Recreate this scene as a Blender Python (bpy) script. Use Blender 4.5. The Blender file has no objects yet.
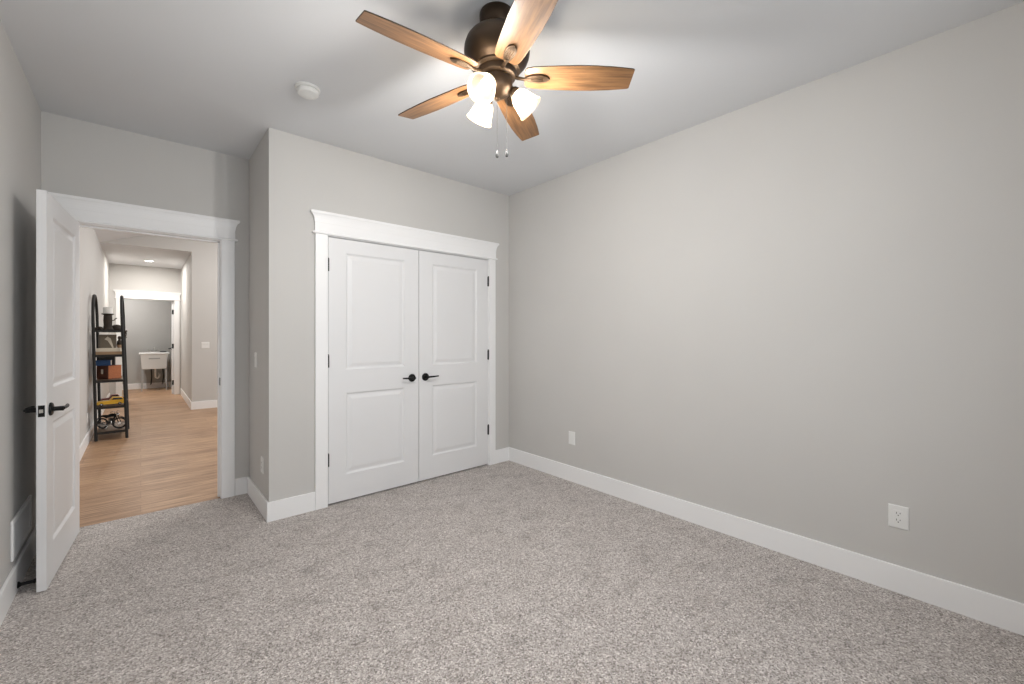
import bpy, bmesh, math, random
from mathutils import Vector, Matrix
random.seed(7)
C = bpy.context.scene.collection
sc = bpy.context.scene
PI = math.pi

# ------------------------------------------------------------------ camera, world, added fill lights, exposure
cam_d = bpy.data.cameras.new('camera')
cam = bpy.data.objects.new('camera', cam_d); C.objects.link(cam)
cam.location = (0, 0, 1.2967)
cam.rotation_euler = (PI/2, 0, -math.radians(41.2246))
cam_d.sensor_width = 36; cam_d.lens = 423.66/1024*36
cam_d.shift_y = -7.1/1024
cam_d.clip_start = 0.02; cam_d.clip_end = 200
sc.camera = cam

w = bpy.data.worlds.new('world'); sc.world = w; w.use_nodes = True
w.node_tree.nodes['Background'].inputs[0].default_value = (.75, .85, 1, 1)
w.node_tree.nodes['Background'].inputs[1].default_value = 0.6
sc.view_settings.view_transform = 'Standard'
sc.view_settings.look = 'None'
sc.view_settings.gamma = 1
sc.view_settings.use_curve_mapping = False
sc.view_settings.exposure = 0.0
sc.cycles.max_bounces = 10; sc.cycles.diffuse_bounces = 6
sc.cycles.transparent_max_bounces = 12
sc.cycles.sample_clamp_indirect = 6
sc.cycles.caustics_reflective = False; sc.cycles.caustics_refractive = False

def area(name, loc, rot, sx, sy, power, col, spread=PI):
    l = bpy.data.lights.new(name, 'AREA'); l.shape = 'RECTANGLE'; l.size = sx; l.size_y = sy
    l.energy = power; l.color = col; l.spread = spread
    o = bpy.data.objects.new(name, l); C.objects.link(o); o.location = loc; o.rotation_euler = rot
    return o
DAY = (.90, .95, 1.0); WARM = (1.0, .992, .98)
area('bedroom_window_fill', (.9, -.95, 1.45), (PI/2, 0, 0), 1.7, 1.5, 33, DAY, math.radians(145))       # unseen fill outside window_1, shining in, spread narrowed towards the closet wall
area('hall_window_fill', (6.0, 6.6, 1.6), (PI/2, 0, PI/2), 2.6, 1.7, 112, DAY)  # outside window_2, an unseen source added to brighten the hall
for i_, (x_, y_, z_) in enumerate(((1.3, 5.2, 3.25), (1.3, 7.9, 3.25), (3.9, 6.5, 3.25))):      # unseen daylight-white fill lights added over the hall, no fixtures
    area('hall_fill_light', (x_, y_, z_), (0, 0, 0), .35, .35, 27, (1, .98, .94))          # pointing down to brighten the hall floor
FAN_W = 38.0

# ------------------------------------------------------------------ materials
def mat(name, col=(.8,.8,.8), rough=.5, metal=0, **kw):
    m = bpy.data.materials.new(name); m.use_nodes = True
    b = m.node_tree.nodes['Principled BSDF']
    b.inputs['Base Color'].default_value = (*col, 1)
    b.inputs['Roughness'].default_value = rough; b.inputs['Metallic'].default_value = metal
    for k, v in kw.items():
        b.inputs[k].default_value = v
    return m
def nt(m): return m.node_tree, m.node_tree.nodes, m.node_tree.links, m.node_tree.nodes['Principled BSDF']
def coords(m, scale=(1,1,1), rot=(0,0,0), kind='Object'):
    t, n, l, b = nt(m)
    tc = n.new('ShaderNodeTexCoord'); mp = n.new('ShaderNodeMapping')
    mp.inputs['Scale'].default_value = scale; mp.inputs['Rotation'].default_value = rot
    l.new(tc.outputs[kind], mp.inputs[0]); return mp.outputs[0]
def tex_noise(m, vec, scale, detail=3, rough=.5):
    t, n, l, b = nt(m); x = n.new('ShaderNodeTexNoise')
    x.inputs['Scale'].default_value = scale; x.inputs['Detail'].default_value = detail; x.inputs['Roughness'].default_value = rough
    l.new(vec, x.inputs['Vector']); return x.outputs['Fac']
def ramp(m, fac, stops):
    t, n, l, b = nt(m); r = n.new('ShaderNodeValToRGB'); e = r.color_ramp.elements
    while len(e) > 1: e.remove(e[-1])
    e[0].position = stops[0][0]; e[0].color = (*stops[0][1], 1)
    for p, c in stops[1:]:
        q = e.new(p); q.color = (*c, 1)
    l.new(fac, r.inputs[0]); return r.outputs[0]
def mix(m, a, b_, fac, mode='MIX'):
    t, n, l, b = nt(m); x = n.new('ShaderNodeMix'); x.data_type = 'RGBA'; x.blend_type = mode
    for s, v in ((6, a), (7, b_)):
        if hasattr(v, 'links'): l.new(v, x.inputs[s])
        else: x.inputs[s].default_value = (*v, 1)
    if hasattr(fac, 'links'): l.new(fac, x.inputs[0])
    else: x.inputs[0].default_value = fac
    return x.outputs[2]
def bump(m, h, strength, dist):
    t, n, l, b = nt(m); x = n.new('ShaderNodeBump'); x.inputs['Strength'].default_value = strength; x.inputs['Distance'].default_value = dist
    l.new(h, x.inputs['Height']); l.new(x.outputs[0], b.inputs['Normal'])
def set_col(m, c): t, n, l, b = nt(m); l.new(c, b.inputs['Base Color'])

def paint(name, col, rough, var=.02, bs=.12):
    m = mat(name, col, rough); v = coords(m)
    f = tex_noise(m, v, 1.3, 2)
    set_col(m, ramp(m, f, [(.3, tuple(c*(1-var) for c in col)), (.7, tuple(min(1, c*(1+var)) for c in col))]))
    bump(m, tex_noise(m, v, 260, 2), bs, .0006)
    return m
M_WALL = paint('greige_wall_paint', (.585, .573, .553), .75)
M_CEIL = paint('white_ceiling_paint', (.70, .71, .725), .9, .015, .2)
M_TRIM = paint('white_trim_paint', (.89, .89, .89), .38, .01, .05)
M_DOOR = paint('white_door_paint', (.775, .775, .78), .42, .01, .08)
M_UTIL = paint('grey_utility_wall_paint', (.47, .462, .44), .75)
M_BLACK = mat('matte_black_metal', (.012, .012, .012), .45, .6)
M_LATCH = mat('satin_nickel', (.6, .58, .55), .3, 1)
M_CHAIN = mat('antique_chain', (.035, .032, .03), .6, .3)
M_PLATE = mat('white_plastic', (.80, .80, .78), .35)
M_SLOT = mat('dark_slot', (.03, .03, .03), .6)
M_BRONZE = mat('brushed_bronze', (.042, .026, .015), .42, .65)
tmp = coords(M_BRONZE, (1, 1, 14)); bump(M_BRONZE, tex_noise(M_BRONZE, tmp, 30, 2), .08, .001)

# carpet
M_CARPET = mat('frieze_carpet', (.4, .36, .33), .95)
t, n, l, b = nt(M_CARPET)
b.inputs['Sheen Weight'].default_value = .25; b.inputs['Specular IOR Level'].default_value = .1
v = coords(M_CARPET)
vor = n.new('ShaderNodeTexVoronoi'); vor.inputs['Scale'].default_value = 175; l.new(v, vor.inputs['Vector'])
sep = n.new('ShaderNodeSeparateColor'); l.new(vor.outputs['Color'], sep.inputs[0])
tuft = ramp(M_CARPET, sep.outputs[0], [(0, (.19, .165, .15)), (.2, (.35, .31, .285)), (.5, (.48, .435, .41)), (.8, (.59, .545, .515)), (1, (.80, .75, .715))])
grain = tex_noise(M_CARPET, v, 200, 3, .8)
c1 = mix(M_CARPET, tuft, ramp(M_CARPET, grain, [(.34, (.55, .54, .53)), (.5, (1, 1, 1)), (.66, (1.5, 1.5, 1.5))]), .75, 'MULTIPLY')
big = tex_noise(M_CARPET, coords(M_CARPET, (1, 1.5, 1), (0, 0, .6)), 5.0, 6, .72)
c2 = mix(M_CARPET, c1, ramp(M_CARPET, big, [(.30, (.66, .65, .64)), (.43, (.94, .935, .93)), (.56, (1.03, 1.03, 1.03))]), 1, 'MULTIPLY')
set_col(M_CARPET, c2)
mth = n.new('ShaderNodeMath'); mth.operation = 'ADD'
l.new(vor.outputs['Distance'], mth.inputs[0]); l.new(grain, mth.inputs[1])
bump(M_CARPET, mth.outputs[0], .6, .005)

# plank floor (boards run along X)
M_WOOD = mat('vinyl_plank_floor', (.4, .26, .18), .42)
t, n, l, b = nt(M_WOOD)
v = coords(M_WOOD)
br = n.new('ShaderNodeTexBrick'); l.new(v, br.inputs['Vector'])
br.inputs['Color1'].default_value = (.36, .22, .13, 1); br.inputs['Color2'].default_value = (.48, .31, .19, 1)
br.inputs['Mortar'].default_value = (.26, .16, .10, 1); br.inputs['Scale'].default_value = 1
br.inputs['Mortar Size'].default_value = .0012; br.inputs['Brick Width'].default_value = 1.2; br.inputs['Row Height'].default_value = .18
br.offset = .37
g = tex_noise(M_WOOD, coords(M_WOOD, (.9, 16, 1)), 3.0, 6, .68)
set_col(M_WOOD, mix(M_WOOD, br.outputs['Color'], ramp(M_WOOD, g, [(.35, (.50, .45, .42)), (.48, (.92, .90, .89)), (.64, (1.35, 1.35, 1.35))]), 1, 'MULTIPLY'))
b.inputs['Specular IOR Level'].default_value = .35

def wood(name, dark, light, scale=(18, 1.4, 18), rough=.45, s=4):
    m = mat(name, light, rough)
    f = tex_noise(m, coords(m, scale), s, 6, .62)
    set_col(m, ramp(m, f, [(.28, dark), (.5, tuple((a+c)/2 for a, c in zip(dark, light))), (.72, light)]))
    return m
M_BLADE = wood('oak_blade', (.066, .030, .012), (.255, .130, .054), (1.6, 24, 24), .4, 3.6)
M_EDGE = mat('dark_blade_edge', (.035, .02, .012), .5)
M_SHELF = wood('brown_shelf_wood', (.075, .042, .025), (.24, .15, .09), (6, 30, 6))
M_BOX1 = wood('dark_red_brown_wood', (.05, .016, .008), (.13, .04, .018), (4, 30, 30), .65)
M_BOX2 = wood('orange_brown_wood', (.30, .085, .025), (.50, .17, .055), (4, 30, 30), .65)

# glowing frosted shade : thin frosted glass, lit by its bulb
M_SHADE = bpy.data.materials.new('frosted_lamp_glass'); M_SHADE.use_nodes = True
t = M_SHADE.node_tree; n = t.nodes; l = t.links; n.remove(n['Principled BSDF'])
out = n['Material Output']
tr = n.new('ShaderNodeBsdfTransparent'); tr.inputs[0].default_value = (1, .95, .88, 1)
tl = n.new('ShaderNodeBsdfTranslucent'); tl.inputs[0].default_value = (.40, .33, .23, 1)
em = n.new('ShaderNodeEmission'); em.inputs[0].default_value = (1, .86, .66, 1); em.inputs[1].default_value = .40
gl = n.new('ShaderNodeBsdfGlossy'); gl.inputs['Roughness'].default_value = .2
a1 = n.new('ShaderNodeMixShader'); a1.inputs[0].default_value = .55; l.new(tr.outputs[0], a1.inputs[1]); l.new(tl.outputs[0], a1.inputs[2])
a2 = n.new('ShaderNodeAddShader'); l.new(a1.outputs[0], a2.inputs[0]); l.new(em.outputs[0], a2.inputs[1])
a3 = n.new('ShaderNodeMixShader'); a3.inputs[0].default_value = .05; l.new(a2.outputs[0], a3.inputs[1]); l.new(gl.outputs[0], a3.inputs[2])
l.new(a3.outputs[0], out.inputs[0])
def emis(name, col, s):
    m = bpy.data.materials.new(name); m.use_nodes = True; n = m.node_tree.nodes
    n.remove(n['Principled BSDF']); e = n.new('ShaderNodeEmission'); e.inputs[0].default_value = (*col, 1); e.inputs[1].default_value = s
    m.node_tree.links.new(e.outputs[0], n['Material Output'].inputs[0]); return m
M_BULB = emis('lit_bulb', (1, .88, .70), 14)
M_CAN = emis('lit_downlight_lens', (1, .97, .92), 9)
M_GLASS = bpy.data.materials.new('window_glass'); M_GLASS.use_nodes = True
t = M_GLASS.node_tree; n = t.nodes; n.remove(n['Principled BSDF'])
a = n.new('ShaderNodeBsdfTransparent'); g = n.new('ShaderNodeBsdfGlossy'); g.inputs['Roughness'].default_value = .02
x = n.new('ShaderNodeMixShader'); x.inputs[0].default_value = .06
t.links.new(a.outputs[0], x.inputs[1]); t.links.new(g.outputs[0], x.inputs[2]); t.links.new(x.outputs[0], n['Material Output'].inputs[0])

# ------------------------------------------------------------------ mesh helpers
class MB:
    def __init__(s): s.bm = bmesh.new()
    def verts(s, vs, faces, M=None):
        q = [s.bm.verts.new((M @ Vector(v)) if M else v) for v in vs]
        for f in faces:
            try: s.bm.faces.new([q[i] for i in f])
            except ValueError: pass
        return s
    def box(s, x0, x1, y0, y1, z0, z1, M=None):
        vs = [(x0,y0,z0),(x1,y0,z0),(x1,y1,z0),(x0,y1,z0),(x0,y0,z1),(x1,y0,z1),(x1,y1,z1),(x0,y1,z1)]
        return s.verts(vs, [(0,3,2,1),(4,5,6,7),(0,1,5,4),(1,2,6,5),(2,3,7,6),(3,0,4,7)], M)
    def prism(s, poly, axis, a, b, M=None):
        """poly: 2-D outline; axis 'y': points are (x,z); 'z': (x,y); 'x': (y,z)"""
        def P(p, k): return {'y': (p[0], k, p[1]), 'z': (p[0], p[1], k), 'x': (k, p[0], p[1])}[axis]
        n_ = len(poly); vs = [P(p, a) for p in poly] + [P(p, b) for p in poly]
        f = [tuple(range(n_)), tuple(range(2*n_-1, n_-1, -1))] + [(i, i+n_, (i+1) % n_+n_, (i+1) % n_) for i in range(n_)]
        return s.verts(vs, f, M)
    def lathe(s, prof, seg=32, M=None, cap0=True, cap1=True):
        vs = []; f = []
        for r, z in prof:
            for k in range(seg):
                a = 2*PI*k/seg; vs.append((r*math.cos(a), r*math.sin(a), z))
        for i in range(len(prof)-1):
            for k in range(seg):
                k2 = (k+1) % seg; f.append((i*seg+k, i*seg+k2, (i+1)*seg+k2, (i+1)*seg+k))
        if cap0: f.append(tuple(range(seg-1, -1, -1)))
        if cap1: f.append(tuple(range((len(prof)-1)*seg, len(prof)*seg)))
        return s.verts(vs, f, M)
    def tube(s, pts, r, seg=10, closed=False, M=None, flat=None):
        pts = [Vector(p) for p in pts]; n_ = len(pts); rings = []; up = None
        for i, p in enumerate(pts):
            if closed: d = pts[(i+1) % n_] - pts[i-1]
            else: d = pts[min(i+1, n_-1)] - pts[max(i-1, 0)]
            d.normalize()
            if up is None:
                up = Vector((0,0,1)) if abs(d.z) < .9 else Vector((1,0,0))
            u = d.cross(up).normalized(); up = u.cross(d).normalized()
            rr = r[i] if isinstance(r, (list, tuple)) else r
            ring = []
            for k in range(seg):
                a = 2*PI*k/seg
                ring.append(p + (u*math.cos(a) + up*math.sin(a)*(flat or 1))*rr)
            rings.append(ring)
        vs = [v for rg in rings for v in rg]; f = []
        m_ = n_ if closed else n_-1
        for i in range(m_):
            j = (i+1) % n_
            for k in range(seg):
                k2 = (k+1) % seg; f.append((i*seg+k, i*seg+k2, j*seg+k2, j*seg+k))
        if not closed: f += [tuple(range(seg-1, -1, -1)), tuple(range((n_-1)*seg, n_*seg))]
        return s.verts(vs, f, M)
    def sphere(s, c, r, M=None, sc_=(1,1,1), seg=20, rings=12):
        vs = [(c[0], c[1], c[2]-r*sc_[2])]; f = []
        for i in range(1, rings):
            a = PI*i/rings
            for k in range(seg):
                q = 2*PI*k/seg
                vs.append((c[0]+r*sc_[0]*math.sin(a)*math.cos(q), c[1]+r*sc_[1]*math.sin(a)*math.sin(q), c[2]-r*sc_[2]*math.cos(a)))
        vs.append((c[0], c[1], c[2]+r*sc_[2])); top = len(vs)-1
        for k in range(seg):
            k2 = (k+1) % seg
            f.append((0, 1+k2, 1+k)); f.append((top, 1+(rings-2)*seg+k, 1+(rings-2)*seg+k2))
            for i in range(rings-2): f.append((1+i*seg+k, 1+i*seg+k2, 1+(i+1)*seg+k2, 1+(i+1)*seg+k))
        return s.verts(vs, f, M)
    def obj(s, name, m, parent=None, smooth=False, bevel=0, loc=None, weld=False):
        if weld: bmesh.ops.remove_doubles(s.bm, verts=s.bm.verts, dist=1e-5)
        bmesh.ops.recalc_face_normals(s.bm, faces=s.bm.faces)
        me = bpy.data.meshes.new(name); s.bm.to_mesh(me); s.bm.free()
        me.materials.append(m)
        if smooth:
            me.polygons.foreach_set('use_smooth', [True]*len(me.polygons))
            me.set_sharp_from_angle(angle=math.radians(40))
        o = bpy.data.objects.new(name, me); C.objects.link(o)
        if parent: o.parent = parent
        if loc: o.location = loc
        if bevel:
            q = o.modifiers.new('bevel', 'BEVEL'); q.width = bevel; q.segments = 2; q.limit_method = 'ANGLE'; q.angle_limit = math.radians(40)
        return o
def tag(o, label=None, cat=None, group=None, kind=None):
    if label: o['label'] = label
    if cat: o['category'] = cat
    if group: o['group'] = group
    if kind: o['kind'] = kind
    return o
def thing(name, label, cat, loc=(0,0,0), rz=0, group=None, kind=None):
    o = bpy.data.objects.new(name, None); C.objects.link(o); o.empty_display_size = .05
    o.location = loc; o.rotation_euler = (0, 0, rz)
    return tag(o, label, cat, group, kind)
def S(o, label, cat): return tag(o, label, cat, kind='structure')
def Tr(x, y, z): return Matrix.Translation((x, y, z))
def Rx(a): return Matrix.Rotation(a, 4, 'X')
def Ry(a): return Matrix.Rotation(a, 4, 'Y')
def Rz(a): return Matrix.Rotation(a, 4, 'Z')

# ------------------------------------------------------------------ room dimensions (metres, camera stands at x = y = 0)
XL, XR, YB, YC, YD, XC, H = -.483, 2.875, -.75, 3.329, 4.051, .670, 2.74
TH = .12
XH = -.485                       # hall left wall
YP, YF, YU = 9.25, 11.85, 13.62  # hall end, far door wall, utility room end
DL, DR, DT = -.335, .475, 2.045  # bedroom doorway
CL, CR = 1.064, 2.602            # closet opening

# floors
S(MB().prism([(XL-.1, YB-.1), (XR+.1, YB-.1), (XR+.1, YC+.05), (XC+.05, YC+.05), (XC+.05, YD), (DR, YD), (DR, YD+.012), (DL, YD+.012), (DL, YD), (XL-.1, YD)], 'z', -.03, 0).obj('floor', M_CARPET), 'speckled grey-beige cut pile carpet covering the bedroom floor', 'carpet')
S(MB().prism([(XH-.1, YD+.012), (5.8, YD+.012), (5.8, YU+.1), (XH-.1, YU+.1)], 'z', -.05, -.008).obj('floor_hall', M_WOOD), 'tan wood plank floor of the hallway beyond the open door', 'wood floor')
# ceilings
S(MB().box(XL-.1, XR+.1, YB-.1, YD+.02, H, H+.1).obj('ceiling', M_CEIL), 'flat white ceiling of the bedroom', 'ceiling')
RX, RZ, EZ = 2.6, 3.82, 2.75
S(MB().prism([(XH-.1, EZ-.035), (RX, RZ), (5.8, EZ-.04), (5.8, EZ+.1), (RX, RZ+.14), (XH-.1, EZ+.1)], 'y', YD+TH, YP+.02).obj('ceiling_hall', M_CEIL), 'sloping white ceiling above the hallway', 'ceiling')
S(MB().box(XH-.1, .9, YP+.02, YF+.02, EZ, EZ+.1).obj('ceiling_passage', M_CEIL), 'low flat white ceiling of the passage with a round downlight', 'ceiling')
S(MB().box(-1.2, 1.6, YF+.02, YU+.1, 2.6, 2.7).obj('ceiling_utility', M_CEIL), 'white ceiling of the utility room', 'ceiling')
# bedroom walls
S(MB().box(XL-TH, XL, YB-.1, YD+.02, -.02, H).obj('wall_left', M_WALL), 'greige wall behind the open bedroom door', 'wall')
S(MB().box(XR, XR+TH, YB-.1, YD+.12, -.02, H).obj('wall_right', M_WALL), 'long bare greige wall to the right with two outlets', 'wall')
WX0, WX1, WZ0, WZ1 = .1, 1.7, .8, 2.15
m = MB(); m.box(XL-TH, WX0, YB-TH, YB, -.02, H); m.box(WX1, XR+TH, YB-TH, YB, -.02, H); m.box(WX0, WX1, YB-TH, YB, -.02, WZ0); m.box(WX0, WX1, YB-TH, YB, WZ1, H)
S(m.obj('wall_back', M_WALL), 'greige wall with an unseen window behind the camera', 'wall')
m = MB(); m.box(XC, CL-.018, YC, YC+TH, -.02, H); m.box(CR+.018, XR, YC, YC+TH, -.02, H); m.box(CL-.018, CR+.018, YC, YC+TH, DT+.018, H)
m.box(XC, XC+TH, YC+TH, YD, -.02, H)
S(m.obj('wall_closet', M_WALL), 'greige closet wall around the white double doors', 'wall')
g = lambda x_: EZ-.035+(RZ-EZ+.035)*(x_-XH+.1)/(RX-XH+.1)
m = MB(); m.box(XL-TH, DL-.018, YD, YD+TH, -.02, 2.72); m.box(DR+.018, 5.8, YD, YD+TH, -.02, 2.72); m.box(DL-.018, DR+.018, YD, YD+TH, DT+.018, 2.72)
m.prism([(XL-TH, 2.72), (5.8, 2.72), (5.8, 2.85), (RX, RZ+.14), (XL-TH, 2.86)], 'y', YD, YD+TH)
S(m.obj('wall_doorway', M_WALL), 'greige wall around the open hallway doorway', 'wall')
# hall walls
S(MB().box(XH-TH, XH, YD+TH, YU+.1, -.02, 2.78).obj('wall_hall_left', M_WALL), 'greige hallway wall behind the black shelf', 'wall')
S(MB().prism([(.67, -.02), (5.8, -.02), (5.8, EZ+.02), (RX, RZ+.1), (XH-.05, EZ+.02), (XH-.05, EZ), (.67, EZ)], 'y', YP, YP+.02).obj('wall_hall_end', M_WALL), 'greige hallway end wall with a double switch plate and passage opening', 'wall')
S(MB().box(.67, .79, YP+.02, YF, -.02, EZ).obj('wall_passage', M_WALL), 'short greige wall along the right of the passage', 'wall')
FL, FR = -.29, .548
m = MB(); m.box(XH-.3, FL-.015, YF, YF+TH, -.02, EZ); m.box(FR+.015, 1.6, YF, YF+TH, -.02, EZ); m.box(FL-.015, FR+.015, YF, YF+TH, 2.06, EZ)
S(m.obj('wall_passage_end', M_WALL), 'pale wall above the far utility room doorway', 'wall')
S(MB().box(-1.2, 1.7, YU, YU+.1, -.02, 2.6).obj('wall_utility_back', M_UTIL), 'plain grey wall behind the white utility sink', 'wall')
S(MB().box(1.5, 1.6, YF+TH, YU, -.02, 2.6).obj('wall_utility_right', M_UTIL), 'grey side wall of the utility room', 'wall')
m = MB(); m.box(5.68, 5.8, YD+TH, 5.2, -.02, 2.9); m.box(5.68, 5.8, 8.0, YP, -.02, 2.9); m.box(5.68, 5.8, 5.2, 8.0, -.02, .75); m.box(5.68, 5.8, 5.2, 8.0, 2.45, 2.9)
S(m.obj('wall_hall_right', M_WALL), 'greige wall with an added window on the far side of the hall', 'wall')
# windows : both out of view, put in as light sources
def window(name, M, wd, ht, label):
    f = MB(); t_ = .05
    f.box(0, wd, -.06, .02, 0, t_, M); f.box(0, wd, -.06, .02, ht-t_, ht, M); f.box(0, t_, -.06, .02, t_, ht-t_, M); f.box(wd-t_, wd, -.06, .02, t_, ht-t_, M)
    f.box(t_, wd-t_, -.045, 0, ht/2-.02, ht/2+.02, M); f.box(wd/2-.02, wd/2+.02, -.045, 0, t_, ht-t_, M)
    o = S(f.obj(name, M_TRIM, bevel=.003), label, 'window')
    MB().box(t_, wd-t_, -.03, -.026, t_, ht-t_, M).obj('window_pane', M_GLASS, o)
    MB().box(-.06, wd+.06, .021, .09, -.03, 0, M).obj('window_sill', M_TRIM, o, bevel=.003)
window('window_1', Tr(WX0, YB-.03, WZ0), WX1-WX0, WZ1-WZ0, 'unseen white framed bedroom window in the wall behind the camera')
window('window_2', Tr(5.71, 5.2, .75) @ Rz(PI/2), 2.8, 1.7, 'unseen white framed window added to light the hall from the right')

# baseboards : boxes with an eased top
BH, BT = .135, .014
def base(name, runs, label, z0=0):
    m = MB()
    for (x0, x1, y0, y1) in runs: m.box(x0, x1, y0, y1, z0-.01, z0+BH)
    return S(m.obj(name, M_TRIM, bevel=.003), label, 'baseboard')
CASW = .093
base('baseboard_right', [(XR-BT, XR, YB, YC)], 'white baseboard along the long bare right wall')
base('baseboard_left', [(XL, XL+BT, YB, YD)], 'white baseboard behind the open bedroom door')
base('baseboard_closet', [(XC-BT, CL-CASW, YC-BT, YC), (CR+.080, XR-BT, YC-BT, YC), (XC-BT, XC, YC, YD)], 'white baseboard wrapping the closet corner')
base('baseboard_doorway', [(DR+CASW+.003, XC-BT, YD-BT, YD)], 'short white baseboard between doorway casing and closet corner')
base('baseboard_back', [(XL+BT, XR-BT, YB, YB+BT)], 'white baseboard under the window behind the camera')
base('baseboard_hall', [(XH, XH+BT, YD+TH, YF), (.67-BT, 5.68, YP-BT, YP), (.67-BT, .67, YP, YF)], 'white baseboards of the hallway and passage', -.008)
base('baseboard_utility', [(-1.2, 1.5, YU-BT, YU)], 'white baseboard behind the utility sink', -.008)

# casings with built up heads
def casing(name, x0, x1, top, yw, label, left=True, cw=CASW, cwr=None, z0=0, over=1.0, depth=TH):
    """opening x0..x1 in a wall whose room face is y = yw (room on the -y side)"""
    m = MB(); t_ = .019; cwr = cwr or cw
    if left: m.box(x0-cw, x0-.004, yw-t_, yw, z0, top+.005)
    m.box(x1+.004, x1+cwr, yw-t_, yw, z0, top+.005)
    o = S(m.obj(name, M_TRIM, bevel=.0025), label, 'door trim')
    j = MB(); j.box(x0-.016, x0, yw-.001, yw+depth+.002, z0, top); j.box(x1, x1+.016, yw-.001, yw+depth+.002, z0, top); j.box(x0-.016, x1+.016, yw-.001, yw+depth+.002, top, top+.016)
    j.obj('door_jamb', M_TRIM, o, bevel=.0015)
    xa, xb = x0-cw, x1+cwr
    prof = [(.012, 0), (.019, .003), (.021, .008), (.019, .013), (.012, .016), (.004, .018), (.003, .082), (.005, .085), (.006, .095), (.009, .112), (.015, .128), (.023, .142), (.028, .147), (.031, .149), (.034, .152), (.034, .165), (.032, .168)]
    vs = []; f = []
    for o_, z in prof:
        e = o_*over; y1 = yw-.019-.45*e
        vs += [(xa-e, yw, top+.005+z), (xa-e, y1, top+.005+z), (xb+e, y1, top+.005+z), (xb+e, yw, top+.005+z)]
    for i in range(len(prof)-1):
        for k in range(4): f.append((4*i+k, 4*i+(k+1) % 4, 4*i+4+(k+1) % 4, 4*i+4+k))
    f.append((3, 2, 1, 0)); q = 4*(len(prof)-1); f.append((q, q+1, q+2, q+3))
    MB().verts(vs, f).obj('door_header', M_TRIM, o, smooth=False)
    return o
tr1 = casing('trim_1', DL, DR, DT, YD, 'white casing and stepped header around the open hallway doorway')
m = MB(); m.box(DL, DL+.011, YD+.045, YD+.08, 0, DT); m.box(DR-.011, DR, YD+.045, YD+.08, 0, DT); m.box(DL, DR, YD+.045, YD+.08, DT-.011, DT)
m.obj('door_stop_strip', M_TRIM, tr1, bevel=.001)
sp = MB().box(DR-.0022, DR+.002, YD+.008, YD+.040, .895, .955).obj('strike_plate', M_BLACK, tr1, bevel=.001); sp['label'] = 'black strike plate'
MB().box(DR-.0030, DR-.0020, YD+.016, YD+.031, .912, .938).obj('strike_hole', M_SLOT, sp)
casing('trim_2', CL, CR, DT, YC, 'white casing and stepped header framing the closet double doors', cwr=.080)
casing('trim_3', FL, FR, 2.045, YF, 'white casing and header around the far utility room doorway', cw=.095, z0=-.008)

# ------------------------------------------------------------------ panelled doors
def door_slab(wd, ht, th, M, stile=.131, rails=((.198, .832), (1.012, .105))):
    """rails: z ranges of the two sunk panels, second given as (start, distance from top)"""
    m = MB(); pz = [rails[0], (rails[1][0], ht-rails[1][1])]
    xs = [0, stile, wd-stile, wd]; zs = [0, pz[0][0], pz[0][1], pz[1][0], pz[1][1], ht]
    for side in (0, 1):
        y = 0 if side == 0 else th; d = 1 if side == 0 else -1
        for i in range(3):
            for j in range(5):
                if i == 1 and j in (1, 3): continue
                m.verts([(xs[i], y, zs[j]), (xs[i+1], y, zs[j]), (xs[i+1], y, zs[j+1]), (xs[i], y, zs[j+1])], [(0, 1, 2, 3)], M)
        for (z0, z1) in pz:
            rings = [(0, 0), (.006, .004), (.012, .0095), (.019, .0105), (.026, .0095), (.048, .0035), (.054, .003)]
            vs = []; f = []
            for o_, dp in rings:
                vs += [(stile+o_, y+d*dp, z0+o_), (wd-stile-o_, y+d*dp, z0+o_), (wd-stile-o_, y+d*dp, z1-o_), (stile+o_, y+d*dp, z1-o_)]
            for q in range(len(rings)-1):
                for k in range(4): f.append((4*q+k, 4*q+(k+1) % 4, 4*q+4+(k+1) % 4, 4*q+4+k))
            q = 4*(len(rings)-1); f.append((q, q+1, q+2, q+3))
            m.verts(vs, f, M)
    m.verts([(0,0,0),(0,th,0),(0,th,ht),(0,0,ht)], [(0,1,2,3)], M); m.verts([(wd,0,0),(wd,th,0),(wd,th,ht),(wd,0,ht)], [(0,1,2,3)], M)
    m.verts([(0,0,0),(wd,0,0),(wd,th,0),(0,th,0)], [(0,1,2,3)], M); m.verts([(0,0,ht),(wd,0,ht),(wd,th,ht),(0,th,ht)], [(0,1,2,3)], M)
    return m
def lever(parent, M, dirx, name='door_handle', shade=True):
    """rosette on the plane y=0 facing -y; lever points along +-x"""
    m = MB()
    m.lathe([(.0, -.001), (.0335, -.001), (.034, .004), (.031, .0095), (.024, .0115), (.0, .0115)], 28, M @ Rx(PI/2), False, False)
    o = m.obj(name, M_BLACK, parent, smooth=True, weld=True)
    h = MB(); h.lathe([(.0125, .010), (.0115, .022), (.0125, .05), (.0, .052)], 18, M @ Rx(PI/2), True, False)
    pts = []; rs = []
    for i in range(13):
        q = i/12
        pts.append((dirx*(-.008+.115*q), -.046-.006*math.sin(q*PI), .001+.004*q)); rs.append(.0105*(1-.42*q)+.001)
    h.tube(pts, rs, 10, M=M, flat=.8)
    h.obj('lever', M_BLACK, o, smooth=True)
    return o
def hinges(parent, x, y, zs, ax=1):
    for z in zs:
        m = MB(); m.lathe([(.0, -.046), (.0072, -.046), (.0072, .046), (.0, .046)], 14, Tr(x, y, z), False, False)
        m.lathe([(.0, .046), (.006, .047), (.0065, .053), (.0, .056)], 12, Tr(x, y, z), False, False)
        m.box(x-.003*ax, x+.007*ax, y+.003, y+.009, z-.044, z+.044)
        m.obj('hinge', M_BLACK, parent, smooth=True)['label'] = 'black hinge'

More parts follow.
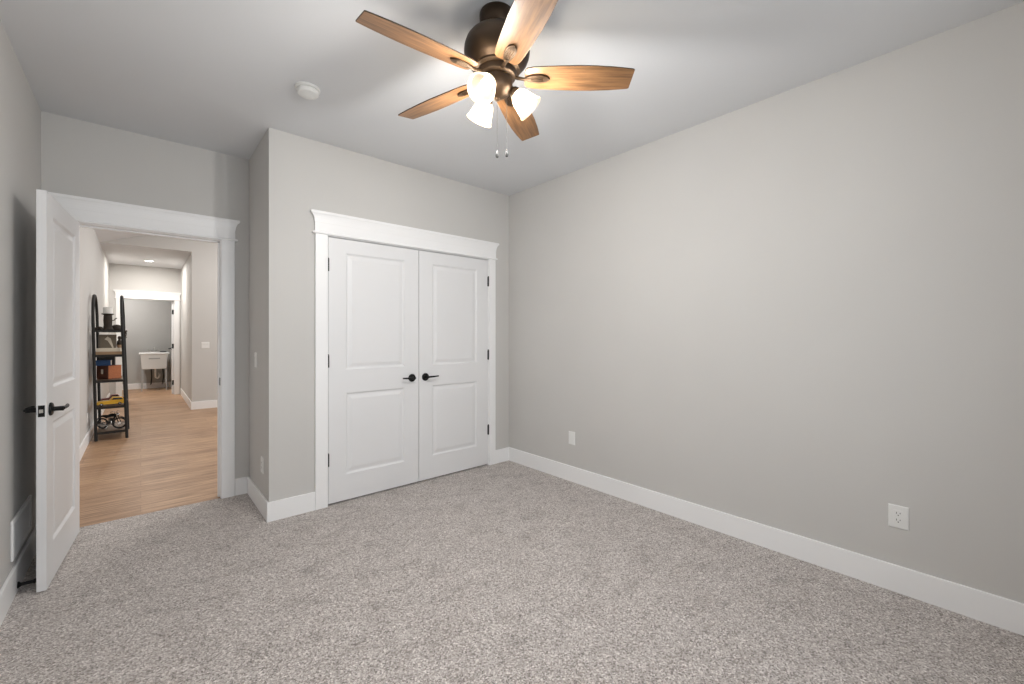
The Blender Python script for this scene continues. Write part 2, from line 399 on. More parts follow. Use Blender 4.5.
# closet double doors
dw = (1.833-CL-.006)
d2 = S(door_slab(dw-.002, 2.024, .035, Tr(CL+.005, YC+.002, .014)).obj('door_2', M_DOOR, weld=True), 'left leaf of the white two panel closet doors', 'door')
lever(d2, Tr(1.766, YC+.002, .925), -1); hinges(d2, CL+.002, YC-.004, (.345, 1.095, 1.826))
d3 = S(door_slab(CR-1.833-.008, 2.024, .035, Tr(1.836, YC+.002, .014)).obj('door_3', M_DOOR, weld=True), 'right leaf of the white two panel closet doors beside the corner', 'door')
lever(d3, Tr(1.897, YC+.002, .925), 1); hinges(d3, CR-.002, YC-.004, (.352, 1.097, 1.826), -1)
m = MB(); m.box(CL, CR, YC+.04, YC+.06, DT-.03, DT); m.obj('closet_stop', M_TRIM, d2)
# bedroom door standing open against the left wall : local x from hinge to latch, visible face is y=0 turned to the room
ang = math.atan2(3.158-3.958, -.355+.299)
D = Tr(-.302, 3.958, .008) @ Rz(ang)
# local +y after rotation must point to the visible side (+x world)
d1 = S(door_slab(.802, 2.018, .035, D @ Tr(0, -.035, 0)).obj('door_1', M_DOOR, weld=True), 'white two panel bedroom door standing open near the left wall', 'door')
lever(d1, D @ Tr(.735, 0, .905) @ Rz(PI), 1)
lever(d1, D @ Tr(.735, -.035, .905), -1)
lp = MB().box(.8015, .8035, -.0295, -.0055, .876, .934, D).obj('latch_plate', M_BLACK, d1, bevel=.001); lp['label'] = 'black latch plate on the door edge'
MB().prism([(.802, -.024), (.815, -.024), (.808, -.011), (.802, -.011)], 'z', .897, .914, D).obj('latch_bolt', M_LATCH, lp)['label'] = 'silver latch bolt'
for z in (.3, 1.05, 1.8): MB().lathe([(.0, -.046), (.0072, -.046), (.0072, .046), (.0, .046)], 14, D @ Tr(-.004, -.041, z), False, False).obj('hinge', M_BLACK, d1, smooth=True)
# far utility room door, swung into the utility room
F = Tr(FR-.003, YF+.075, .0) @ Rz(math.radians(87.8))
d4 = S(door_slab(.74, 2.03, .035, F).obj('door_4', M_DOOR, weld=True), 'white far door swung open into the utility room', 'door')
for z in (.25, 1.05, 1.80):
    MB().box(FR-.034, FR-.002, YF+.070, YF+.0755, z-.05, z+.05).obj('hinge', M_BLACK, d4)['label'] = 'black hinge'
lever(d4, F @ Tr(.68, .035, .98) @ Rz(PI), 1)

# ------------------------------------------------------------------ wall plates
def plate_base(M, wd=.07, ht=.115):
    m = MB(); a, b_ = wd/2, ht/2
    vs = [(-a,0,-b_),(a,0,-b_),(a,0,b_),(-a,0,b_),(-a,-.003,-b_),(a,-.003,-b_),(a,-.003,b_),(-a,-.003,b_)]
    e = .004
    vs += [(-a+e,-.006,-b_+e),(a-e,-.006,-b_+e),(a-e,-.006,b_-e),(-a+e,-.006,b_-e)]
    f = [(0,1,2,3)] + [(k, (k+1) % 4, 4+(k+1) % 4, 4+k) for k in range(4)] + [(4+k, 4+(k+1) % 4, 8+(k+1) % 4, 8+k) for k in range(4)] + [(8,9,10,11)]
    return m.verts(vs, f, M)
def outlet(loc, rz, label, wd=.075, detail=True, group=None):
    """faces -y before rz is applied"""
    t_ = thing('wall_outlet', label, 'outlet', loc, rz, group)
    plate_base(None, wd).obj('cover_plate', M_PLATE, t_)
    r = MB(); r.box(-.0175, .0175, -.0078, -.005, -.034, .034); ro = r.obj('receptacle', M_PLATE, t_, bevel=.001)
    s = MB()
    for z in (.017, -.017):
        s.box(-.008, -.0056, -.0083, -.007, z-.001, z+.008); s.box(.0056, .008, -.0083, -.007, z, z+.007)
        s.lathe([(.0, .007), (.0026, .007), (.0026, .0083), (.0, .0083)], 10, Tr(0, 0, z-.0075) @ Rx(PI/2), False, False)
    s.obj('outlet_slot', M_SLOT, ro)
    return t_
outlet((XR, .3225, .379), -PI/2, 'white duplex outlet with two sockets low on the right wall', .078)
outlet((XC, 3.535, .345), -PI/2, 'white outlet low on the closet side wall near the baseboard')
outlet((XH, 7.2, .30), PI/2, 'white outlet low on the hallway wall beside the foot of the black shelf')
t_ = thing('blank_wall_plate', 'plain white wall plate low on the right wall near the closet corner', 'wall plate', (XR, 2.474, .383), -PI/2)
plate_base(None, .073).obj('cover_plate', M_PLATE, t_)
MB().box(-.0165, .0165, -.0075, -.0055, -.033, .033).obj('insert', M_PLATE, t_, bevel=.001)
for z in (-.048, .048): MB().lathe([(.0, .0055), (.003, .0055), (.0028, .0072), (.0, .0075)], 12, Tr(0, 0, z) @ Rx(PI/2), False, False).obj('screw', M_PLATE, t_)
t_ = thing('light_switch', 'white rocker light switch on the closet side wall beside the doorway', 'light switch', (XC, 3.76, 1.104), -PI/2)
plate_base(None, .072).obj('cover_plate', M_PLATE, t_)
MB().prism([(-.0055, -.033), (-.0085, -.033), (-.0065, 0), (-.0105, .033), (-.0055, .033)], 'x', -.0165, .0165).obj('rocker', M_PLATE, t_)
t_ = thing('light_switch', 'white double switch plate on the end wall of the hallway', 'light switch', (.862, YP, 1.112), 0)
plate_base(None, .118).obj('cover_plate', M_PLATE, t_)
for dx in (-.023, .023):
    MB().prism([(-.0055, -.033), (-.0085, -.033), (-.0065, 0), (-.0105, .033), (-.0055, .033)], 'x', dx-.0165, dx+.0165).obj('rocker', M_PLATE, t_)
# return air grille on the left wall
t_ = thing('vent_grille', 'white louvred return air grille low on the left wall behind the door', 'vent', (XL, 3.43, .277), -PI/2+PI)
gw, gh = .47, .20
m = MB(); m.box(-gw/2, gw/2, -.010, 0, gh/2-.024, gh/2); m.box(-gw/2, gw/2, -.010, 0, -gh/2, -gh/2+.024); m.box(-gw/2, -gw/2+.024, -.010, 0, -gh/2+.024, gh/2-.024); m.box(gw/2-.024, gw/2, -.010, 0, -gh/2+.024, gh/2-.024)
m.obj('vent_frame', M_TRIM, t_, bevel=.003)
m = MB()
for k in range(10):
    z = -gh/2+.032+k*.0152; m.verts([(-gw/2+.02, -.008, z-.006), (gw/2-.02, -.008, z-.006), (gw/2-.02, -.001, z+.006), (-gw/2+.02, -.001, z+.006), (-gw/2+.02, -.007, z-.007), (gw/2-.02, -.007, z-.007), (gw/2-.02, 0, z+.005), (-gw/2+.02, 0, z+.005)], [(0,1,2,3),(7,6,5,4),(0,4,5,1),(1,5,6,2),(2,6,7,3),(3,7,4,0)])
m.obj('louvres', M_TRIM, t_)
MB().box(-gw/2+.02, gw/2-.02, -.0006, 0, -gh/2+.02, gh/2-.02).obj('duct_opening', M_SLOT, t_)
# door stop on the baseboard
t_ = thing('door_stop', 'black rigid door stop on the left baseboard behind the open door', 'door stop', (XL+BT, 3.262, .030))
R90 = Ry(PI/2)
MB().lathe([(.0, 0), (.016, 0), (.016, .004), (.010, .009), (.0075, .016), (.0075, .056), (.0, .056)], 18, R90, False, False).obj('stop_rod', M_BLACK, t_, smooth=True)
MB().lathe([(.0, .054), (.011, .054), (.012, .060), (.011, .068), (.0, .070)], 18, R90, False, False).obj('rubber_tip', M_BLACK, t_, smooth=True)
# smoke detector
t_ = thing('smoke_detector', 'round white smoke detector on the ceiling near the doorway', 'smoke detector', (.735, 2.652, H))
MB().lathe([(.0, 0), (.067, 0), (.067, -.010), (.063, -.013), (.0, -.013)], 40, None, False, False).obj('mounting_base', M_PLATE, t_, smooth=True)
MB().lathe([(.0, -.016), (.058, -.016), (.060, -.020), (.059, -.030), (.053, -.038), (.030, -.043), (.0, -.044)], 40, None, False, False).obj('sensor_cover', M_PLATE, t_, smooth=True)
MB().lathe([(.0, -.012), (.052, -.012), (.052, -.017), (.0, -.017)], 32, None, False, False).obj('sensor_gap', M_SLOT, t_)
MB().lathe([(.0, -.0415), (.010, -.0415), (.010, -.046), (.0, -.0465)], 18, Tr(.022, .01, 0), False, False).obj('test_button', M_PLATE, t_, smooth=True)

# ------------------------------------------------------------------ ceiling fan
FX, FY, BZ = 1.207, 1.48, 2.457
fan = thing('ceiling_fan', 'bronze five blade ceiling fan with brown wood blades and three lit glass shades', 'ceiling fan', (FX, FY, H))
Z = lambda z: z-H
MB().lathe([(.0, Z(2.74)), (.076, Z(2.74)), (.079, Z(2.733)), (.078, Z(2.70)), (.074, Z(2.680)), (.069, Z(2.671)), (.062, Z(2.668)), (.058, Z(2.655)), (.0, Z(2.655))], 40, None, False, False).obj('canopy', M_BRONZE, fan, smooth=True)
MB().lathe([(.0, Z(2.668)), (.062, Z(2.657)), (.078, Z(2.654)), (.102, Z(2.645)), (.123, Z(2.631)), (.138, Z(2.612)), (.146, Z(2.588)), (.148, Z(2.566)), (.145, Z(2.548)), (.137, Z(2.528)), (.122, Z(2.510)), (.106, Z(2.498)), (.103, Z(2.494)), (.105, Z(2.490)), (.104, Z(2.485)), (.092, Z(2.480)), (.0, Z(2.480))], 48, None, False, False).obj('motor_housing', M_BRONZE, fan, smooth=True)
MB().lathe([(.0, Z(2.482)), (.086, Z(2.482)), (.088, Z(2.474)), (.084, Z(2.455)), (.074, Z(2.449)), (.0, Z(2.449))], 40, None, False, False).obj('flywheel', M_BRONZE, fan, smooth=True)
MB().lathe([(.0, Z(2.450)), (.060, Z(2.450)), (.069, Z(2.444)), (.071, Z(2.430)), (.069, Z(2.404)), (.060, Z(2.388)), (.044, Z(2.376)), (.026, Z(2.366)), (.012, Z(2.362)), (.010, Z(2.352)), (.0, Z(2.350))], 40, None, False, False).obj('light_kit', M_BRONZE, fan, smooth=True)
def blade_mesh(M):
    st = [(.125, .040), (.135, .052), (.16, .058), (.20, .0615), (.28, .066), (.36, .069), (.44, .0685), (.52, .064), (.58, .058), (.604, .0545), (.610, .051)]
    m = MB(); th = .0055; vs = []; f = []
    for r, hw in st:
        sk = 0
        vs += [(r, -hw, -th/2), (r, hw, -th/2), (r, hw, th/2), (r, -hw, th/2)]
    for i in range(len(st)-1):
        for k in range(4): f.append((4*i+k, 4*i+(k+1) % 4, 4*i+4+(k+1) % 4, 4*i+4+k))
    f.append((3, 2, 1, 0)); q = 4*(len(st)-1); f.append((q, q+1, q+2, q+3))
    return m.verts(vs, f, M), st
PITCH = math.radians(13)
for k in range(5):
    az = 3.07+k*2*PI/5
    # clockwise edge sits higher
    M = Tr(0, 0, Z(BZ)) @ Rz(az) @ Rx(-PITCH)
    # each blade mesh lies along its own local x so the wood grain follows it
    m, st = blade_mesh(None)
    bo = m.obj('blade', M_BLADE, fan); bo.matrix_local = M
    bo.data.materials.append(M_EDGE)
    for p in bo.data.polygons:
        if p.normal.z > .7 or abs(p.normal.y) > .6 or abs(p.normal.x) > .8: p.material_index = 1
    br_ = MB(); zt = -.003
    A = Vector((.075, 0, .006)); 
    br_.tube([(.070, 0, .004), (.095, 0, -.004), (.125, 0, -.009), (.150, 0, -.009)], [.0105, .009, .0075, .008], 10, flat=.7)
    loop = []
    for i in range(28):
        a_ = 2*PI*i/28; loop.append((.178+.050*math.cos(a_), .019*math.sin(a_)*(1+.22*math.cos(a_)), zt-.004))
    br_.tube(loop, .0042, 8, closed=True)
    for dy in (-.014, -.0047, .0047, .014): br_.tube([(.130, dy*.5, zt-.006), (.160, dy*.85, zt-.006), (.224-abs(dy)*.4, dy, zt-.004)], .003, 8)
    br_.prism([(.208, -.019), (.222, -.016), (.238, 0), (.222, .016), (.208, .019)], 'z', zt-.0075, zt)
    o = br_.obj('blade_bracket', M_BRONZE, bo, smooth=True); o['label'] = 'bronze forked bracket'
    q = bo.modifiers.new('bevel', 'BEVEL'); q.width = .0012; q.segments = 2; q.limit_method = 'ANGLE'; q.angle_limit = math.radians(50)
lamp_az = [math.radians(a_) for a_ in (205, 325, 85)]
for az in lamp_az:
    M = Rz(az)
    tilt = math.radians(46)
    # local frame of the shade: z axis points from the holder out through the mouth
    S0 = M @ Tr(.082, 0, Z(2.392)) @ Ry(PI-tilt)
    prof = [(.022, 0), (.026, .004), (.036, .016), (.044, .034), (.049, .056), (.0535, .078), (.0585, .094), (.062, .100)]
    inner = [(r-.0028, z) for r, z in prof]
    sh = MB().lathe(prof+inner[::-1], 40, S0, False, False).obj('lamp_shade', M_SHADE, fan, smooth=True); sh['label'] = 'lit frosted glass bell shade'
    sh.visible_shadow = True
    MB().tube([(S0 @ Vector((.0605*math.cos(a_), .0605*math.sin(a_), .098))) for a_ in [2*PI*i/40 for i in range(40)]], .0022, 8, closed=True).obj('shade_rim', M_SHADE, sh, smooth=True)
    ho = MB(); ho.lathe([(.0, -.022), (.014, -.022), (.021, -.016), (.026, -.004), (.028, .006), (.0265, .008), (.0, .008)], 24, S0, False, False)
    ho.tube([M @ Vector((.050, 0, Z(2.412))), M @ Vector((.068, 0, Z(2.416))), S0 @ Vector((0, 0, -.016))], .009, 12)
    ho.obj('shade_holder', M_BRONZE, fan, smooth=True)
    bl = MB(); bl.lathe([(.0, .006), (.011, .008), (.012, .022), (.019, .036), (.0225, .050), (.019, .063), (.010, .070), (.0, .072)], 20, S0, False, False)
    bl.obj('bulb', M_BULB, fan, smooth=True)['label'] = 'glowing bulb'
    ld = bpy.data.lights.new('fan_bulb_light', 'POINT'); ld.energy = FAN_W; ld.color = WARM; ld.shadow_soft_size = .055
    lo = bpy.data.objects.new('fan_bulb_light', ld); C.objects.link(lo); lo.parent = fan; lo.location = S0 @ Vector((0, 0, .085))
for (ox, oy, ze) in ((.005, .005, 2.133), (.042, -.018, 2.14)):
    pc = MB(); pc.tube([(ox, oy, Z(2.362)), (ox, oy, Z(ze))], .0008, 6)
    for i in range(int((2.36-ze)/.006)): pc.sphere((ox, oy, Z(2.36-i*.006)), .0012, seg=6, rings=4)
    po = pc.obj('pull_chain', M_CHAIN, fan, smooth=True); po['label'] = 'thin pull chain with a small dark fob'
    MB().lathe([(.0, 0), (.003, -.002), (.0045, -.010), (.0065, -.018), (.0075, -.026), (.0055, -.034), (.0, -.037)], 14, Tr(ox, oy, Z(ze)), False, False).obj('chain_fob', M_SLOT, po, smooth=True)

# ------------------------------------------------------------------ passage downlight
t_ = thing('recessed_light', 'lit round downlight in the low passage ceiling', 'ceiling light', (.12, 10.95, EZ))
MB().lathe([(.058, -.001), (.082, -.001), (.084, -.004), (.080, -.008), (.062, -.006), (.058, -.001)], 36, None, False, False).obj('light_trim', M_PLATE, t_, smooth=True)
MB().lathe([(.0, -.003), (.062, -.003), (.062, -.006), (.0, -.007)], 36, None, False, False).obj('light_lens', M_CAN, t_)
ld = bpy.data.lights.new('downlight_beam', 'AREA'); ld.shape = 'DISK'; ld.size = .11; ld.energy = 25; ld.color = (1, .96, .91)
lo = bpy.data.objects.new('downlight_beam', ld); C.objects.link(lo); lo.parent = t_; lo.location = (0, 0, -.012)
ld = bpy.data.lights.new('utility_fill_light', 'AREA'); ld.shape = 'DISK'; ld.size = .3; ld.energy = 66; ld.color = (1, .97, .95)  # unseen fill light added inside the utility room, no fixture
lo = bpy.data.objects.new('utility_fill_light', ld); C.objects.link(lo); lo.location = (-.5, 12.7, 2.58)

# ------------------------------------------------------------------ utility sink
M_SINK = mat('white_sink_plastic', (.78, .78, .76), .4)
M_LEG = mat('galvanised_leg', (.42, .43, .43), .5, .4)
sk = thing('utility_sink', 'white freestanding utility sink on splayed grey legs against the grey wall', 'sink', (.24, 12.96, -.008))
def ring(hx, y0, y1, z): return [(-hx, y0, z), (hx, y0, z), (hx, y1, z), (-hx, y1, z)]
vs = ring(.262, 0, .56, .845)+ring(.275, -.012, .57, .85)+ring(.275, -.012, .57, .885)+ring(.24, .03, .46, .885)+ring(.20, .06, .44, .56)
vs2 = ring(.222, .035, .50, .505)+ring(.248, .008, .545, .845)
m = MB(); q = [(4*i+k, 4*i+(k+1) % 4, 4*i+4+(k+1) % 4, 4*i+4+k) for i in range(4) for k in range(4)]
m.verts(vs, q+[(16, 17, 18, 19)]); m.verts(vs2, [(k, (k+1) % 4, 4+(k+1) % 4, 4+k) for k in range(4)]+[(3, 2, 1, 0)])
m.obj('basin', M_SINK, sk, bevel=.008)
for sx in (-1, 1):
    for yy, y2 in ((.05, .02), (.47, .50)):
        MB().prism([(sx*.212-.02, .50), (sx*.212+.02, .50), (sx*.222+.012, 0), (sx*.222-.012, 0)], 'y', yy-.014, yy+.014).obj('leg', M_LEG, sk)
m = MB(); m.box(-.10, .10, .49, .55, .885, .90)
m.tube([(0, .52, .90), (0, .52, .97), (0, .50, .995), (0, .42, .99), (0, .38, .975)], .009, 10)
m.tube([(-.07, .52, .90), (-.07, .52, .935), (-.10, .50, .945)], .009, 8); m.tube([(.07, .52, .90), (.07, .52, .935), (.10, .50, .945)], .009, 8)
m.obj('faucet', M_LATCH, sk, smooth=True)['label'] = 'chrome faucet'
m = MB(); m.tube([(.02, .27, .51), (.02, .27, .33), (.03, .27, .29), (.06, .27, .275), (.09, .27, .29), (.10, .27, .33), (.10, .30, .36), (.10, .60, .36)], .021, 12)
m.obj('drain_trap', M_SINK, sk, smooth=True)['label'] = 'white drain trap'
for dx in (-.06, .16):
    MB().tube([(dx, .50, .88), (dx, .53, .60), (dx+.02, .55, .30), (dx+.01, .60, .12), (dx, .63, .10)], .011, 8).obj('supply_hose', M_BLACK, sk, smooth=True)['label'] = 'dark supply hose'
MB().box(-.10, .10, .0, .004, .74, .765, Tr(0, 0, 0)).obj('sink_badge', M_LEG, sk)
t_ = tag(MB().box(.115, .235, .49, .55, 0, .022).obj('soap_tray', M_SLOT, None, bevel=.006, loc=(.24, 12.96, .8778)), 'small dark tray lying on the rim of the utility sink', 'tray')

# ------------------------------------------------------------------ black arched shelf
Y0, Y1 = 7.26, 7.93
SZ = [.10, .41, .735, 1.05, 1.36]
FZ = -.008
def lean(x, z): return x-(.018 if x < -.3 else .031)*z
M_FR = mat('black_shelf_metal', (.008, .007, .006), .6, 0)
shf = thing('arched_shelf', 'tall black metal shelf with arched ends and five brown wood boards', 'shelf', (0, 0, FZ))
for x0 in (-.412, -.132):
    pts = [(lean(x0, 0), Y0, 0), (lean(x0, .7), Y0, .7), (lean(x0, 1.4), Y0, 1.4)]
    cy, ry = (Y0+Y1)/2, (Y1-Y0)/2
    for i in range(0, 19):
        a_ = PI-PI*i/18; z = 1.48+.33*math.sin(a_)
        pts.append((lean(x0, z), cy+ry*math.cos(a_), z))
    pts += [(lean(x0, 1.4), Y1, 1.4), (lean(x0, .7), Y1, .7), (lean(x0, 0), Y1, 0)]
    MB().tube(pts, .016, 10).obj('arched_frame', M_FR, shf, smooth=True)
for i, z in enumerate(SZ):
    a_, b_ = lean(-.412, z)+.005, lean(-.132, z)-.005
    bd = MB().box(a_, b_, Y0-.005, Y1+.005, z-.016-FZ, z-FZ).obj('shelf_board', M_SHELF, shf, bevel=.002)
    MB().box(a_, b_, Y0-.013, Y0-.0055, z-.028-FZ, z+.002-FZ).obj('shelf_rail', M_FR, bd)
    MB().box(a_, b_, Y1+.0055, Y1+.013, z-.028-FZ, z+.002-FZ).obj('shelf_rail', M_FR, bd)
# --- things on the shelf
M_DKBR = wood('dark_brown_carved', (.014, .009, .006), (.05, .032, .02), (30, 30, 8), .75)
M_WAX = mat('white_candle_wax', (.78, .77, .74), .5)
M_CREAM = mat('cream_paper', (.72, .66, .55), .7)
M_TAN = mat('tan_cloth', (.42, .28, .17), .8)
M_PINK = mat('dusty_pink_cloth', (.42, .30, .26), .8)
M_BLUE = mat('deep_blue_cloth', (.015, .07, .20), .6)
M_YEL = mat('yellow_enamel', (.72, .40, .02), .3)
M_RED = mat('dark_red_enamel', (.20, .05, .04), .35)
M_CHR = mat('chrome_trim', (.7, .7, .7), .2, 1)
M_GREY = mat('dark_cast_metal', (.06, .06, .06), .5, .5)
M_TYRE = mat('black_rubber', (.012, .012, .012), .8)
M_WIN = mat('dark_toy_glass', (.03, .035, .04), .15)
e = .0008
# top board
z = SZ[4]+e
t_ = thing('candle_holder', 'dark brown carved pillar candle holder with a white candle on the top board', 'candle holder', (-.315, 7.44, z))
MB().lathe([(.0, 0), (.052, 0), (.054, .012), (.044, .022), (.040, .06), (.043, .12), (.041, .17), (.038, .185), (.046, .192), (.060, .198), (.060, .206), (.0, .208)], 22, None, False, False).obj('pillar', M_DKBR, t_, smooth=True)
MB().lathe([(.0, .207), (.046, .207), (.047, .280), (.043, .286), (.010, .284), (.0, .284)], 26, None, False, False).obj('candle', M_WAX, t_, smooth=True)
m = MB(); m.tube([(.038, 0, .12), (.062, -.005, .125), (.072, -.005, .145), (.085, -.005, .15)], .006, 8); m.obj('side_arm', M_DKBR, t_, smooth=True)
t_ = tag(MB().lathe([(.0, 0), (.052, 0), (.062, .012), (.060, .032), (.046, .055), (.022, .068), (.0, .071)], 26, None, False, False).obj('brown_bowl', M_DKBR, smooth=True, loc=(-.238, 7.55, z)), 'rounded dark brown bowl beside the pillar candle on the top board', 'bowl')
bmod = M_DKBR
for i, (x_, y_, r_) in enumerate(((-.425, 7.36, .022), (-.392, 7.40, .030), (-.372, 7.33, .018))):
    lab = ['small dark stone by the left arch on the top board', 'larger dark stone in the middle of three on the top board', 'dark pebble next to the candle holder foot'][i]
    tag(MB().sphere((0, 0, r_*.7), r_, None, (1.2, 1, .7), 14, 9).obj('dark_stone', M_DKBR, smooth=True, loc=(x_, y_, z)), lab, 'stone', 'dark stones on the top board')
# tassel hanging off the front frame
t_ = thing('hanging_tassel', 'small dark leafy tassel hanging from the shelf frame at the top board', 'tassel', (lean(-.135, 1.33)+.0185, Y0+.07, 1.355))
m = MB()
m.tube([(-.004, 0, .02), (.004, 0, .012), (.006, 0, -.01)], .0025, 6); m.obj('cord', M_DKBR, t_)
m = MB()
for i in range(9):
    a_ = i*2.4; zz = -.008-.010*i
    m.sphere((.012+.008*math.cos(a_), .012*math.sin(a_), zz), .013-.0006*i, None, (.8, 1, .75), 8, 6)
m.obj('leaf_cluster', M_DKBR, t_)
# second board from the top
z = SZ[3]+e
t_ = thing('book', 'tan book with pale pages lying flat, lower of the two on the second board', 'book', (-.305, 7.40, z), PI/2+.03, 'books lying on the second board')
def book(t_, a_, b_, h, cover):
    m = MB(); m.box(-a_, a_, -b_, b_, 0, .0035); m.box(-a_, a_, -b_, b_, h-.0035, h); m.box(-a_, -a_+.004, -b_, b_, .0035, h-.0035)
    m.obj('cover', cover, t_, bevel=.0008)
    MB().box(-a_+.004, a_-.004, -b_+.004, b_-.004, .0036, h-.0036).obj('pages', M_CREAM, t_)
book(t_, .085, .122, .036, M_TAN)
t_ = thing('book', 'cream book lying flat on top of the tan book', 'book', (-.300, 7.40, z+.0365), PI/2-.05, 'books lying on the second board')
book(t_, .075, .112, .042, M_CREAM)
t_ = thing('picture_frame', 'brown framed picture with a pale wing shape standing behind the books', 'picture', (-.322, 7.58, z+.002), .1)
LN = Rx(-.12)
m = MB(); pw, ph = .17, .25
m.box(-pw/2, pw/2, 0, .015, 0, .016, LN); m.box(-pw/2, pw/2, 0, .015, ph-.016, ph, LN); m.box(-pw/2, -pw/2+.016, 0, .015, .016, ph-.016, LN); m.box(pw/2-.016, pw/2, 0, .015, .016, ph-.016, LN)
m.obj('frame', wood('grey_brown_frame', (.10, .08, .06), (.22, .18, .13)), t_)
MB().box(-pw/2+.014, pw/2-.014, .006, .012, .014, ph-.014, LN).obj('picture', mat('olive_brown_print', (.20, .165, .115), .5), t_)
MB().prism([(.0, .225), (-.03, .19), (.0, .17), (.03, .11), (.055, .045), (.062, .06), (.045, .13), (.03, .20)], 'y', .0045, .0062, LN).obj('wing_shape', M_CREAM, t_)
t_ = thing('figurine', 'small dark standing figurine at the right of the books', 'figurine', (-.212, 7.66, z))
MB().lathe([(.0, 0), (.028, 0), (.030, .012), (.018, .02), (.020, .07), (.028, .12), (.026, .16), (.012, .178), (.016, .195), (.019, .21), (.012, .228), (.0, .232)], 16, None, False, False).obj('body', M_DKBR, t_, smooth=True)
MB().lathe([(.0205, .075), (.024, .085), (.0265, .10), (.029, .115), (.0, .116)], 16, None, True, False).obj('sash', M_TAN, t_, smooth=True)
# middle board
z = SZ[2]+e
t_ = thing('wooden_box', 'square red-brown wooden box with a pale latch plate on the middle board', 'box', (-.305, 7.50, z), math.radians(-50))
MB().box(-.085, .085, -.078, .078, 0, .157).obj('box_body', M_BOX1, t_, bevel=.003)
MB().box(-.087, .087, -.080, .080, .1575, .172).obj('lid', M_BOX1, t_, bevel=.003)
MB().box(.0865, .0885, -.076, .076, .006, .170).obj('side_panel', M_BOX2, t_)['label'] = 'orange brown side'
MB().box(-.088, -.0865, -.076, .076, .006, .155).obj('side_panel', M_BOX2, t_)['label'] = 'orange brown side'
MB().box(-.086, .086, -.0815, -.0802, .006, .156).obj('front_panel', M_BOX1, t_)
MB().box(-.016, .016, -.0838, -.0817, .065, .125).obj('latch_plate', M_CREAM, t_, bevel=.001)
t_ = thing('book', 'deep blue book lying on the red-brown wooden box', 'book', (-.352, 7.50, z+.1728), PI/2-.05)
book(t_, .08, .068, .066, M_BLUE)
t_ = thing('book', 'black covered book standing behind the wooden box', 'book', (-.335, 7.77, z), 0)
m = MB(); m.box(-.075, -.071, -.06, .06, 0, .27); m.box(.071, .075, -.06, .06, 0, .27); m.box(-.071, .071, .056, .06, 0, .27); m.box(-.071, .071, -.06, -.056, 0, .27)
m.obj('cover', M_SLOT, t_)
MB().box(-.0705, .0705, -.0555, .0555, .004, .262).obj('pages', M_CREAM, t_)
# model cars, fourth board
z = SZ[1]+e
def toy_car(name, label, loc, rz, L, W, body_m, pickup, hs=1.35):
    t_ = thing(name, label, 'toy car', loc, rz, 'model cars on the fourth board')
    s_ = L/.30; zc = .017*s_
    m = MB()
    prof = [(-.150, .012), (.150, .012), (.150, .034), (.135, .046), (.060, .050), (-.055, .050), (-.142, .044), (-.150, .034)]
    m.prism([(p[0]*s_, p[1]*s_*hs) for p in prof], 'y', -W/2, W/2); m.obj('car_body', body_m, t_, bevel=.005*s_)
    cab = [(-.060, .050), (.070, .050), (.045, .082), (-.030, .084)] if not pickup else [(-.010, .050), (.140, .048), (.125, .076), (.020, .084)]
    m = MB(); m.prism([(p[0]*s_, p[1]*s_*hs) for p in cab], 'y', -W*.42, W*.42); co = m.obj('cabin', body_m, t_, bevel=.004*s_)
    cx = sum(p[0] for p in cab)/4
    m = MB(); m.prism([((cx+(p[0]-cx)*.80)*s_, (.056+(p[1]-.050)*.62)*s_*hs) for p in cab], 'y', -W*.424, W*.424); m.obj('side_window', M_WIN, co)
    for wx in (-.093, .093):
        for sy in (-1, 1):
            y_ = sy*(W/2-.006)
            wo = MB().lathe([(.0, -.008), (.017*s_, -.008), (.0195*s_, -.005), (.0195*s_, .005), (.017*s_, .008), (.0, .008)], 18, Tr(wx*s_, y_, .0195*s_) @ Rx(PI/2), False, False).obj('wheel', M_TYRE, t_, smooth=True)
            MB().lathe([(.0, -.0095), (.009*s_, -.0092), (.009*s_, .0092), (.0, .0095)], 14, Tr(wx*s_, y_, .0195*s_) @ Rx(PI/2), False, False).obj('hubcap', M_CHR, wo)
    m = MB(); m.box(-.156*s_, -.150*s_, -W*.48, W*.48, .014*s_, .024*s_); m.obj('bumper', M_CHR, t_, bevel=.001)
    m = MB(); m.box(.150*s_, .156*s_, -W*.48, W*.48, .014*s_, .024*s_); m.obj('bumper', M_CHR, t_, bevel=.001)
    return t_
toy_car('toy_car', 'bright yellow model car at the front of the fourth board', (-.290, 7.37, z), .12, .27, .105, M_YEL, True)
toy_car('toy_car', 'dark red model car parked behind the yellow one', (-.268, 7.74, z), .1, .25, .10, M_RED, False)
# model motorcycle, bottom board
z = SZ[0]+e
t_ = thing('toy_motorcycle', 'black model motorcycle with a large spoked front wheel on the bottom board', 'toy motorcycle', (-.285, 7.44, z), math.radians(-38))
t_.scale = (1.22, 1.22, 1.22)
def wheel(x_, r_, steer=0):
    K = Tr(x_, 0, 0) @ Rz(steer) @ Tr(-x_, 0, 0)
    wo = MB(); wo.tube([(x_+r_*.86*math.cos(a_), 0, r_+r_*.86*math.sin(a_)) for a_ in [2*PI*i/28 for i in range(28)]], r_*.14, 8, closed=True, M=K)
    wo = wo.obj('wheel', M_TYRE, t_, smooth=True)
    s = MB(); s.lathe([(.0, -.008), (.012, -.008), (.012, .008), (.0, .008)], 12, K @ Tr(x_, 0, r_) @ Rx(PI/2), False, False)
    for i in range(12):
        a_ = 2*PI*i/12; s.tube([(x_+.011*math.cos(a_), 0, r_+.011*math.sin(a_)), (x_+r_*.8*math.cos(a_), 0, r_+r_*.8*math.sin(a_))], .0011, 5, M=K)
    s.obj('spokes', M_CHR, wo)
wheel(.085, .060, math.radians(28)); wheel(-.085, .056)
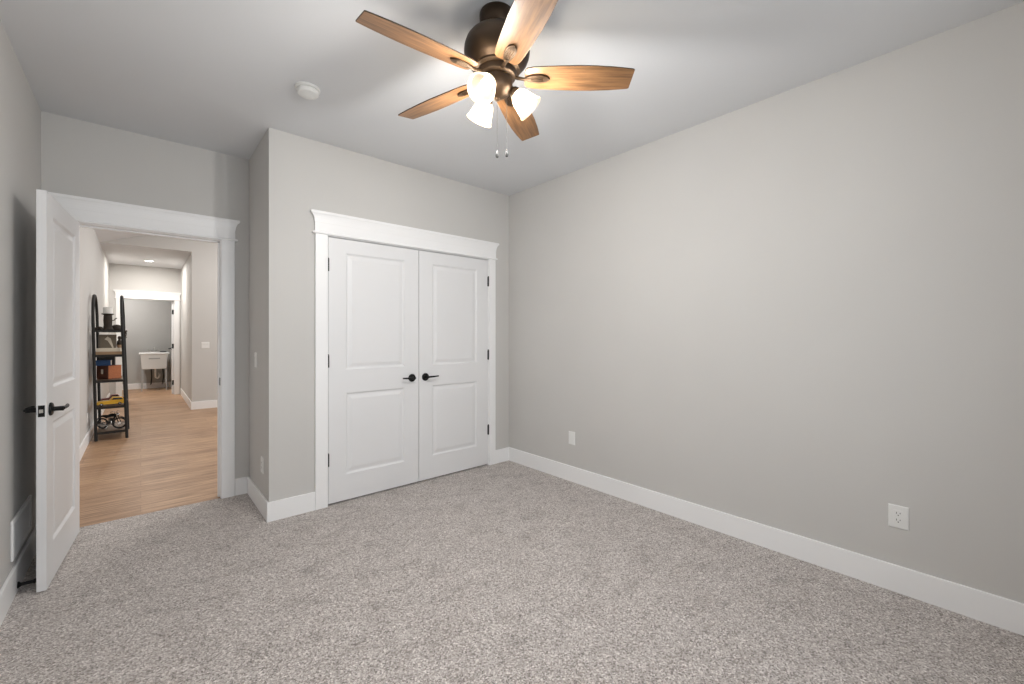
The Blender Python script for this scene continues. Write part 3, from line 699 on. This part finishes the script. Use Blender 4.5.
m = MB(); m.tube([(-.085, -.012, .058), (-.04, -.012, .075), (.01, -.010, .06), (.035, -.006, .12), (.05, 0, .145)], .004, 8); m.tube([(-.085, .012, .058), (-.04, .012, .075), (.01, .010, .06), (.035, .006, .12), (.05, 0, .145)], .004, 8)
m.tube([(-.09, 0, .125), (-.03, 0, .118), (.045, 0, .135)], .005, 8); m.obj('frame', M_TYRE, t_, smooth=True)
m = MB()
for sy in (-.014, .014): m.tube([(.085, sy, .066), (.066, sy, .115), (.048, sy, .165)], .0042, 8)
m.obj('front_fork', M_BLACK, t_, smooth=True)
m = MB(); m.tube([(.035, -.055, .178), (.046, -.028, .184), (.050, 0, .170), (.046, .028, .184), (.035, .055, .178)], .0038, 8); m.sphere((.066, 0, .150), .015, None, (1, 1, 1), 12, 8); m.obj('handlebar', M_CHR, t_, smooth=True)
MB().sphere((.012, 0, .140), .03, None, (1.35, .62, .62), 18, 10).obj('fuel_tank', M_BLACK, t_, smooth=True)
MB().sphere((-.058, 0, .132), .03, None, (1.6, .7, .40), 18, 10).obj('saddle', M_TYRE, t_, smooth=True)
m = MB(); m.box(-.025, .025, -.018, .018, .045, .075)
for i in range(5): m.box(-.016, .016, -.019, .019, .077+i*.008, .081+i*.008)
m.lathe([(.0, -.02), (.018, -.02), (.018, .02), (.0, .02)], 14, Tr(-.005, 0, .058) @ Rx(PI/2), False, False); m.obj('engine', M_GREY, t_)
m = MB()
for sy in (-1,): m.tube([(.018, sy*.02, .085), (.025, sy*.026, .055), (-.02, sy*.028, .040), (-.12, sy*.026, .048)], [.005, .005, .006, .009], 10)
m.obj('exhaust', M_CHR, t_, smooth=True)
m = MB(); m.tube([(.085+.069*math.cos(a_), 0, .060+.069*math.sin(a_)) for a_ in [math.radians(d_) for d_ in range(30, 135, 15)]], .008, 8, flat=.4)
m.obj('mudguard', M_BLACK, t_, smooth=True)
m = MB(); m.tube([(-.085+.066*math.cos(a_), 0, .058+.066*math.sin(a_)) for a_ in [math.radians(d_) for d_ in range(50, 175, 15)]], .009, 8, flat=.4)
m.obj('mudguard', M_BLACK, t_, smooth=True)
m = MB(); m.tube([(-.01, -.015, .045), (-.02, -.045, .002)], .0022, 6); m.obj('kickstand', M_CHR, t_)
